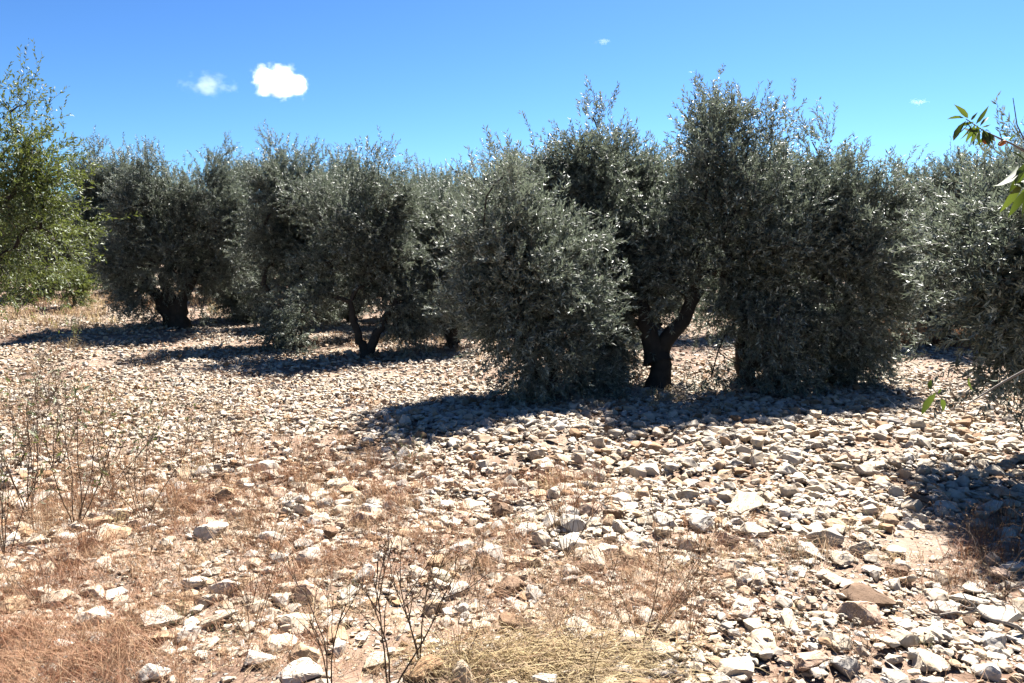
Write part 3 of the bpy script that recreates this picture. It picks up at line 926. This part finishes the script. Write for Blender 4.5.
# ------------------------------------------------------------------ dry grass
def blades(mb, P, h, lean, wid, tint, seed_d=None):
    n = len(P)
    a = R.uniform(0, 6.283, n)
    dirh = np.stack([np.cos(a), np.sin(a), np.zeros(n)], 1)
    ln = lean * R.uniform(.4, 1.3, n)
    m_ = P + np.stack([dirh[:, 0] * ln * h * .4, dirh[:, 1] * ln * h * .4, h * .62], 1)
    e = P + np.stack([dirh[:, 0] * ln * h * 1.1, dirh[:, 1] * ln * h * 1.1, h * np.clip(1 - .62 * ln, .08, 1)], 1)
    s_ = np.stack([-np.sin(a + R.normal(size=n)), np.cos(a), np.zeros(n)], 1) * wid[:, None] / 2
    V = np.stack([P - s_, P + s_, m_ + s_ * .8, m_ - s_ * .8, e + s_ * .25, e - s_ * .25], 1)
    f = (np.arange(n)[:, None, None] * 6 + np.array([[0, 1, 2, 3], [3, 2, 4, 5]])[None]).reshape(-1, 4)
    mb.add(V, f, 0, np.repeat(tint, 2))


# x, y, rx, ry, tufts, blades per tuft, height m, lean, tint
GZ = [
    (45, 650, 95, 45, 330, 46, .10, 1.3, .22), (50, 560, 100, 50, 200, 40, .12, 1.1, .28), (170, 560, 110, 60, 170, 30, .11, 1.0, .3),
    (120, 480, 130, 40, 170, 26, .14, .9, .38), (300, 545, 130, 45, 260, 34, .11, 1.1, .25), (350, 480, 120, 26, 260, 36, .13, .8, .26), (180, 505, 130, 26, 220, 36, .13, .8, .3),
    (270, 640, 150, 45, 200, 34, .11, 1.1, .38), (460, 560, 110, 45, 220, 34, .10, 1.1, .3), (530, 672, 95, 20, 90, 22, .10, 1.6, .8),
    (610, 600, 110, 45, 210, 34, .12, 1.1, .5), (575, 500, 60, 22, 130, 40, .13, .7, .22), (690, 560, 90, 40, 80, 30, .09, 1.0, .4),
    (790, 570, 60, 20, 60, 30, .09, 1.0, .6), (970, 580, 70, 50, 70, 30, .08, 1.0, .3), (60, 420, 110, 50, 300, 22, .14, .8, .5),
    (200, 420, 160, 40, 260, 18, .10, .8, .5), (500, 430, 200, 40, 60, 20, .09, .9, .4), (40, 320, 60, 20, 90, 30, .22, .7, .75),
    (110, 305, 80, 12, 90, 34, .25, .6, .7), (240, 300, 60, 10, 60, 34, .3, .6, .7), (485, 322, 14, 6, 40, 40, .4, .5, .35),
    (903, 338, 36, 7, 110, 46, .42, .5, .42), (965, 344, 30, 4, 60, 40, .22, .6, .12), (850, 520, 120, 60, 60, 24, .07, 1.0, .4),
    (985, 548, 34, 26, 50, 40, .12, .7, .02), (640, 600, 70, 30, 60, 30, .16, .8, .15), (130, 470, 120, 30, 90, 26, .2, .6, .35), (60, 530, 60, 40, 60, 30, .22, .6, .3),
    (640, 402, 60, 10, 40, 30, .14, .8, .8), (400, 345, 100, 16, 60, 26, .15, .7, .6), (880, 650, 120, 30, 40, 24, .07, 1.2, .5),
]
mb = MB()
for (x, y, rx, ry, nt, nb, h, lean, tn) in GZ:
    for _ in range(int(nt * (0.34 if y > 400 else 0.8)) + 1):
        P = ground(x + R.normal() * rx * .6, min(max(y + R.normal() * ry * .6, 285), 720))
        sp_ = (0.018 + 0.003 * P[1]) * R.uniform(.5, 2.0); hk = R.uniform(.6, 1.5) * (1.4 if R.random() < .12 else 1)
        Q = np.repeat(P[None], nb, 0) + np.concatenate([R.normal(size=(nb, 2)) * sp_, np.zeros((nb, 1))], 1)
        Q[:, 2] = hz(Q[:, 0], Q[:, 1]) + 0.005
        blades(mb, Q, hk * h * R.uniform(.4, 1.25, nb), lean, np.maximum(.0016, .0005 * P[1]) * R.uniform(.7, 1.5, nb), np.clip(R.normal(tn + R.normal() * .2, .12, nb), 0, 1))
n = 1900
P = np.array([ground(x_, min(max(y_, 632), 715)) for x_, y_ in zip(550 + R.normal(size=n) * 62, 668 + R.normal(size=n) * 16)])
a = R.normal(size=n) * .5 + np.where(R.random(n) < .5, 0, 3.14); L_ = R.uniform(.08, .26, n)
dv = np.stack([np.cos(a), np.sin(a) * .7, np.zeros(n)], 1)
zt = R.uniform(.01, .05, n)
Q = [P + [0, 0, .008], P + dv * (L_ * .35)[:, None] + np.stack([0 * a, 0 * a, zt * 1.6], 1), P + dv * (L_ * .7)[:, None] + np.stack([0 * a, 0 * a, zt * 1.7], 1), P + dv * L_[:, None] + np.stack([0 * a, 0 * a, zt * .7], 1)]
wd = np.stack([-dv[:, 1], dv[:, 0], 0.6 + 0 * a], 1) * .0012
V = np.stack([Q[0] - wd, Q[0] + wd, Q[1] - wd, Q[1] + wd, Q[2] - wd * .8, Q[2] + wd * .8, Q[3] - wd * .3, Q[3] + wd * .3], 1)
f = (np.arange(n)[:, None, None] * 8 + np.array([[0, 1, 3, 2], [2, 3, 5, 4], [4, 5, 7, 6]])[None]).reshape(-1, 4)
mb.add(V, f, 0, np.repeat(np.clip(R.normal(.88, .12, n), 0, 1), 3))
# straw litter blown between the stones
n = 5000
x_, y_ = R.uniform(-3, 4, n), R.uniform(2.2, 6.5, n)
P = np.stack([x_, y_, hz(x_, y_) + .012], 1); a = R.uniform(0, 6.28, n); L_ = R.uniform(.03, .14, n)
e = P + np.stack([np.cos(a) * L_, np.sin(a) * L_, R.uniform(0, .03, n)], 1); wd = np.stack([-np.sin(a), np.cos(a), 0 * a + .4], 1) * .0011
mb.add(np.stack([P - wd, P + wd, e + wd * .6, e - wd * .6], 1), np.arange(n)[:, None] * 4 + np.arange(4)[None], 0, np.clip(R.normal(.5, .3, n), 0, 1))
tag(mb.build("dry_grass", M_GRASS), "fine reddish and straw coloured dry grass between the stones", "grass", kind="stuff")


# ------------------------------------------------------------------ weeds
def grow(rng, mb, p, d, l, r, depth, tips, tint, spread=.55, kids=3, curl=.25):
    n = 6; P = [np.array(p)]; dd = unit(np.array(d, float))
    for k in range(n):
        dd = unit(dd + rng.normal(size=3) * curl * .35 + np.array([0, 0, .05]))
        P.append(P[-1] + dd * l / n)
    P = np.array(P)
    mb.tube(P, np.linspace(r, r * .45, n + 1), 5 if r > .002 else 4, 0, np.clip(tint + rng.normal() * .08, 0, 1))
    if depth <= 0:
        tips.append((P[-1], dd)); return
    for k in range(kids):
        t = rng.uniform(.3, .98); i = min(int(t * n), n - 1)
        b = P[i] + (P[i + 1] - P[i]) * (t * n - i)
        grow(rng, mb, b, unit(dd + rng.normal(size=3) * spread), l * rng.uniform(.35, .65), r * .6, depth - 1, tips, tint, spread, kids, curl)
    tips.append((P[-1], dd))


def weed(kind, seed):
    rng = np.random.default_rng(seed)
    st, tips = MB(), []
    mains, tint, depth, spread, kids, r0, curl = {
        "bare": (3, .12, 2, .5, 3, .0046, .25), "wispy": (7, .45, 2, .55, 3, .0019, .25), "cluster": (7, .12, 1, .4, 4, .003, .2),
        "leafy": (5, .2, 2, .5, 3, .0026, .25), "green": (9, .8, 1, .6, 3, .0018, .2), "curled": (7, .2, 2, .6, 2, .0028, .8), "spike": (2, .7, 1, .15, 5, .004, .1)}[kind]
    for k in range(mains):
        a = rng.uniform(0, 6.28); b = rng.uniform(.1, .35) if kind in ("bare", "spike") else rng.uniform(.1, .75)
        if kind == "green": b = rng.uniform(.3, 1.1)
        p0 = np.array([math.cos(a), math.sin(a), 0]) * rng.uniform(0, .03)
        grow(rng, st, p0, (math.cos(a) * b, math.sin(a) * b, 1), rng.uniform(.75, 1.0), r0 / .6, depth, tips, tint, spread, kids, curl)
    root = empty({"bare": "bare_weed", "wispy": "dry_weed", "cluster": "dry_weed", "leafy": "leafy_weed", "green": "green_weed", "curled": "dead_weed", "spike": "green_weed"}[kind], (0, 0, 0))
    tp = np.array([t[0] for t in tips]); td = np.array([t[1] for t in tips])
    if kind in ("leafy", "green", "spike"):
        lm = MB(); m = {"leafy": 1, "green": 8, "spike": 12}[kind]
        back = rng.random((len(tp) * m, 1)) * .22
        p = np.repeat(tp, m, 0) - np.repeat(td, m, 0) * back
        add_leaves(lm, p, unit(np.repeat(td, m, 0) * .4 + rng.normal(size=p.shape) * .8), rng.uniform(.03, .075, len(p)), rng.uniform(.012, .022, len(p)), .4, 0)
        lm.build("leaves", M_WEEDLEAF, root)
    if kind in ("wispy", "bare", "cluster", "curled"):
        m = 5
        p = np.repeat(tp, m, 0) - np.repeat(td, m, 0) * (np.tile(np.arange(m), len(tp))[:, None] * .012)
        add_leaves(st, p, np.repeat(td, m, 0) + rng.normal(size=p.shape) * .6, .024, .009, 0, 1)
    st.build("stem", [M_STALK, M_SEED], root, True)
    return root


PROTO = {}
WEEDS = [  # kind, x, y, height px, label
    ("bare", 392, 690, 150, "tall bare brown weed with a forked top at the lower picture edge"),
    ("bare", 330, 692, 120, "slender bare brown stalk leaning beside the flat white stone"),
    ("bare", 420, 668, 130, "bare weed with dark twigs close behind the tallest bare weed"),
    ("cluster", 566, 556, 88, "dark clustered dry weed standing in the middle of the stones"),
    ("cluster", 285, 452, 40, "small dark weed above the reddish grass"),
    ("cluster", 45, 615, 50, "low dark stubby weed in the orange grass"),
    ("leafy", 75, 528, 150, "wispy leafy weed tallest among the weeds of the grassy corner"),
    ("leafy", 30, 520, 150, "wispy leafy weed at the outer edge of the grassy corner"),
    ("leafy", 110, 490, 110, "leafy weed behind the upright white stone"),
    ("leafy", 145, 520, 120, "thin leafy weed rising beside the upright white stone"),
    ("wispy", 15, 470, 110, "tan wispy weed at the picture edge above the grassy corner"),
    ("wispy", 216, 478, 90, "thin wiry weed on the pale stones behind the egg-shaped stone"),
    ("wispy", 232, 470, 60, "short wiry weed next to the taller wiry weed"),
    ("wispy", 60, 440, 60, "tan wispy weed on the fine pale gravel"),
    ("wispy", 150, 555, 60, "tan wispy tuft between the upright and egg-shaped stones"),
    ("wispy", 265, 560, 70, "brown wispy weed in the reddish grass patch"),
    ("wispy", 340, 560, 60, "brown wispy weed near the worn cream stone"),
    ("wispy", 640, 650, 150, "large pale wispy weed spreading over the dry grass"),
    ("wispy", 690, 640, 100, "pale wispy weed beside the cream stone with leaning grass"),
    ("wispy", 600, 510, 60, "reddish wispy weed behind the dark clustered weed"),
    ("wispy", 415, 495, 45, "small wispy weed at the thin white block"),
    ("wispy", 790, 585, 55, "wispy tuft in front of the grey-green weed"),
    ("wispy", 845, 650, 60, "thin wispy weed among the cobbles"),
    ("wispy", 250, 640, 110, "tall wispy weed growing out of straw beside the flat white stone"),
    ("wispy", 735, 535, 40, "small wispy tuft right below the largest cream boulder"),
    ("wispy", 460, 668, 120, "pale wispy weed between the bare weeds and the yellow straw"),
    ("wispy", 375, 470, 34, "little wispy weed on the edge of the rubble"),
    ("wispy", 525, 470, 34, "little wispy weed in the rubble band"),
    ("wispy", 905, 610, 50, "reddish wispy weed on the bare soil beside the broad brown stone"),
    ("leafy", 55, 470, 110, "slim leafy weed behind the tallest leafy weed"),
    ("leafy", 5, 560, 120, "leafy weed cut by the picture edge over the orange grass"),
    ("leafy", 180, 470, 80, "slim leafy weed between the upright stone and the wiry weeds"),
    ("wispy", 95, 545, 90, "tall tan wispy weed in front of the tallest leafy weed"),
    ("wispy", 40, 400, 60, "wispy weed farthest back on the fine pale gravel"),
    ("wispy", 110, 420, 60, "wispy weed on the pale gravel beyond the leafy weeds"),
    ("wispy", 170, 400, 45, "low wispy weed on the gravel before the many-stemmed olive"),
    ("wispy", 190, 610, 70, "wispy weed by the tan stone half buried in pink grass"),
    ("wispy", 300, 500, 60, "wispy brown weed in the band of reddish grass"),
    ("wispy", 440, 540, 60, "wispy weed in the worn ground beside the thin white block"),
    ("wispy", 540, 610, 70, "pale wispy weed standing over the yellow straw"),
    ("wispy", 590, 680, 90, "pale wispy weed rising from the yellow straw at the picture edge"),
    ("wispy", 660, 560, 60, "straw-coloured wispy weed before the sharp white block"),
    ("wispy", 960, 560, 50, "thin wispy weed on the bare red soil"),
    ("cluster", 480, 560, 40, "low dark weed between the cream and the thin white stones"),
    ("cluster", 250, 610, 60, "dark upright weed beyond the flat white stone"),
    ("green", 521, 536, 26, "low green spurge by the dark clustered weed"),
    ("green", 178, 640, 34, "low green tuft in the pink grass"),
    ("green", 345, 605, 30, "yellow-green sprout behind the flat white stone"),
    ("green", 792, 568, 34, "grey-green weed among the stones beyond the long slab"),
    ("green", 310, 437, 20, "brush-like green tuft on the pale gravel"),
    ("green", 410, 474, 34, "small leafy green herb in the rubble"),
    ("green", 870, 545, 26, "small green herb on the red soil"),
    ("green", 225, 655, 26, "yellowish green sprout beside the low green tuft"),
    ("green", 440, 590, 24, "tiny green sprout by the forked tip of the bare weed"),
    ("green", 100, 330, 20, "green shoots in front of the almond shade"),
    ("green", 800, 625, 18, "tiny green sprout under the long cream slab"),
    ("green", 925, 655, 22, "tiny green sprout among the cobbles"),
    ("spike", 72, 362, 46, "knee-high green spike standing alone on the gravel"),
    ("spike", 12, 330, 36, "green spike at the picture edge under the almond boughs"),
    ("curled", 1005, 596, 92, "curled reddish dead weed on the red soil"),
    ("curled", 985, 560, 70, "smaller curled dead weed behind the reddish one"),
    ("curled", 868, 655, 50, "brown dead weed among the cobbles at the tilted grey block"),
]
ctr = {}
for (kind, px, py, hpx, lab) in WEEDS:
    i = ctr.get(kind, 0); ctr[kind] = i + 1
    P = ground(px, min(py, 695))
    h = hpx / F * P[1]
    key = (kind, i % 4)
    if key not in PROTO:
        r = weed(kind, 900 + 7 * len(PROTO))
        tag(r, lab, "weed", "weeds among the stones"); PROTO[key] = r
        r.location = tuple(P); r.scale = (h,) * 3; r.rotation_euler = (0, 0, R.uniform(0, 6.28))
    else:
        dup(PROTO[key], P, R.uniform(0, 6.28), h * R.uniform(.9, 1.1), lab)


# ------------------------------------------------------------------ fallen dead branches
def dead_branch(px, py, px2, py2, r, seed, label, lift=0.05):
    rng = np.random.default_rng(seed)
    A, B = ground(px, py), ground(px2, py2)
    root = empty("fallen_branch", A); tag(root, label, "branch", "fallen dead branches")
    n = 9; t = np.linspace(0, 1, n)[:, None]
    P = (B - A) * t; P[:, 2] = hz(A[0] + P[:, 0], A[1] + P[:, 1]) - A[2] + r * 1.5 + lift * np.sin(t[:, 0] * 3.14)
    L = np.linalg.norm(B - A)
    P[1:-1] += rng.normal(size=(n - 2, 3)) * L * .02
    m = MB(); m.tube(P, np.linspace(r, r * .4, n), 6, 0, .6, .1); m.build("limb", M_DEAD, root, True)
    m = MB()
    for k in range(6):
        i = rng.integers(2, n - 1); d = unit((B - A) / L + rng.normal(size=3) * .7); d[2] = abs(d[2]) * .8
        l = L * rng.uniform(.15, .4)
        Q = P[i] + d * (np.linspace(0, 1, 5)[:, None] * l); Q[1:] += rng.normal(size=(4, 3)) * l * .04
        m.tube(Q, np.linspace(r * .5, r * .2, 5), 5, 0, .7)
    m.build("twigs", M_DEAD, root, True)


dead_branch(628, 402, 672, 376, .008, 1, "pale bleached branch lying in front of the leaning trunk", .12)
dead_branch(650, 408, 700, 404, .006, 2, "thin pale twig on the stones beside the bleached branch", .05)
dead_branch(712, 385, 745, 345, .010, 3, "pale dead branch propped up under the wide olive", .1)
dead_branch(1030, 640, 925, 618, .010, 4, "grey dead branch curving over the cobbles", .06)
dead_branch(590, 392, 640, 388, .006, 5, "thin dead twig in the shade of the domed olive", .06)

# ------------------------------------------------------------------ clouds
def cloud(name, px, py, wpx, hpx, dist, dens, seed, label, thr=0.5, amp=1.5):
    P = pt(px, py, dist)
    w, h = wpx / F * dist / 2, hpx / F * dist / 2
    bm = bmesh.new(); me = bpy.data.meshes.new(name)
    bmesh.ops.create_icosphere(bm, subdivisions=3, radius=1.25)
    bm.to_mesh(me); bm.free()
    o = bpy.data.objects.new(name, me); COL.objects.link(o)
    o.location = tuple(P); o.scale = (w, (w + h) / 2, h)
    m, nt, out = newmat(name + "_vapour")
    tc = N(nt, "ShaderNodeTexCoord")
    ln = N(nt, "ShaderNodeVectorMath", operation="LENGTH"); nt.links.new(tc.outputs["Object"], ln.inputs[0])
    mp = N(nt, "ShaderNodeMapping"); mp.inputs["Location"].default_value = (seed, seed * 2, 0); mp.inputs["Scale"].default_value = (1, 1, h / w * 1.3)
    nt.links.new(tc.outputs["Object"], mp.inputs[0])
    no = noise(nt, 1.7, 7, 0.62, mp.outputs[0])
    a = N(nt, "ShaderNodeMath", operation="MULTIPLY_ADD"); a.inputs[1].default_value = -0.75; a.inputs[2].default_value = 0.28
    nt.links.new(ln.outputs["Value"], a.inputs[0])
    b = N(nt, "ShaderNodeMath", operation="MULTIPLY_ADD"); nt.links.new(no.outputs[0], b.inputs[0]); b.inputs[1].default_value = amp; nt.links.new(a.outputs[0], b.inputs[2])
    mr = N(nt, "ShaderNodeMapRange"); mr.inputs["From Min"].default_value = thr; mr.inputs["From Max"].default_value = thr + 0.34
    mr.inputs["To Min"].default_value = 0; mr.inputs["To Max"].default_value = dens
    nt.links.new(b.outputs[0], mr.inputs["Value"])
    v = N(nt, "ShaderNodeVolumePrincipled"); v.inputs["Color"].default_value = (1, 1, 1, 1); v.inputs["Anisotropy"].default_value = 0.45
    nt.links.new(mr.outputs[0], v.inputs["Density"]); nt.links.new(v.outputs[0], out.inputs["Volume"])
    me.materials.append(m)
    tag(o, label, "cloud", "small clouds in the blue sky")


cloud("cloud", 279, 83, 66, 42, 600, 0.14, 1.3, "brightest puffy white cloud alone over the trees")
cloud("cloud", 209, 86, 56, 26, 620, 0.011, 5.3, "thin wisp of cloud beside the puffy white cloud", 1.05, 2.6)
cloud("cloud", 603, 42, 20, 8, 650, 0.012, 7.7, "tiny faint wisp of cloud high over the domed olive", 0.5)
cloud("cloud", 919, 102, 24, 9, 650, 0.012, 2.9, "tiny faint wisp of cloud above the open gap in the row", 0.5)

# ------------------------------------------------------------------ light
EL, AZ = math.radians(51), math.radians(28)
ts = Vector((math.sin(AZ) * math.cos(EL), math.cos(AZ) * math.cos(EL), math.sin(EL)))
sun = bpy.data.lights.new("sun", "SUN"); sun.energy = 5.0; sun.angle = math.radians(0.53); sun.color = (1.0, 0.955, 0.89)
so = bpy.data.objects.new("sun", sun); COL.objects.link(so)
so.rotation_euler = ts.to_track_quat("Z", "Y").to_euler(); so.location = (0, 0, 20)
w = bpy.data.worlds.new("World"); sc.world = w; w.use_nodes = True
nt = w.node_tree
bg = nt.nodes["Background"]
sky = nt.nodes.new("ShaderNodeTexSky"); sky.sky_type = "NISHITA"; sky.sun_disc = False
sky.sun_elevation = EL; sky.sun_rotation = AZ
sky.air_density = 1.0; sky.dust_density = 0.3; sky.ozone_density = 2.0; sky.altitude = 300
gm = nt.nodes.new("ShaderNodeGamma"); gm.inputs[1].default_value = 1.44
nt.links.new(sky.outputs[0], gm.inputs[0])
nt.links.new(mixc(nt, 1.0, gm.outputs[0], (0.152, 0.215, 0.268), "MULTIPLY"), bg.inputs[0]); bg.inputs[1].default_value = 0.05

sc.view_settings.view_transform = "Standard"; sc.view_settings.look = "None"
sc.view_settings.exposure = 2.5; sc.view_settings.gamma = 1.0
sc.view_settings.use_curve_mapping = False
sc.cycles.max_bounces = 6; sc.cycles.diffuse_bounces = 1; sc.cycles.glossy_bounces = 2
sc.cycles.transmission_bounces = 3; sc.cycles.volume_bounces = 10
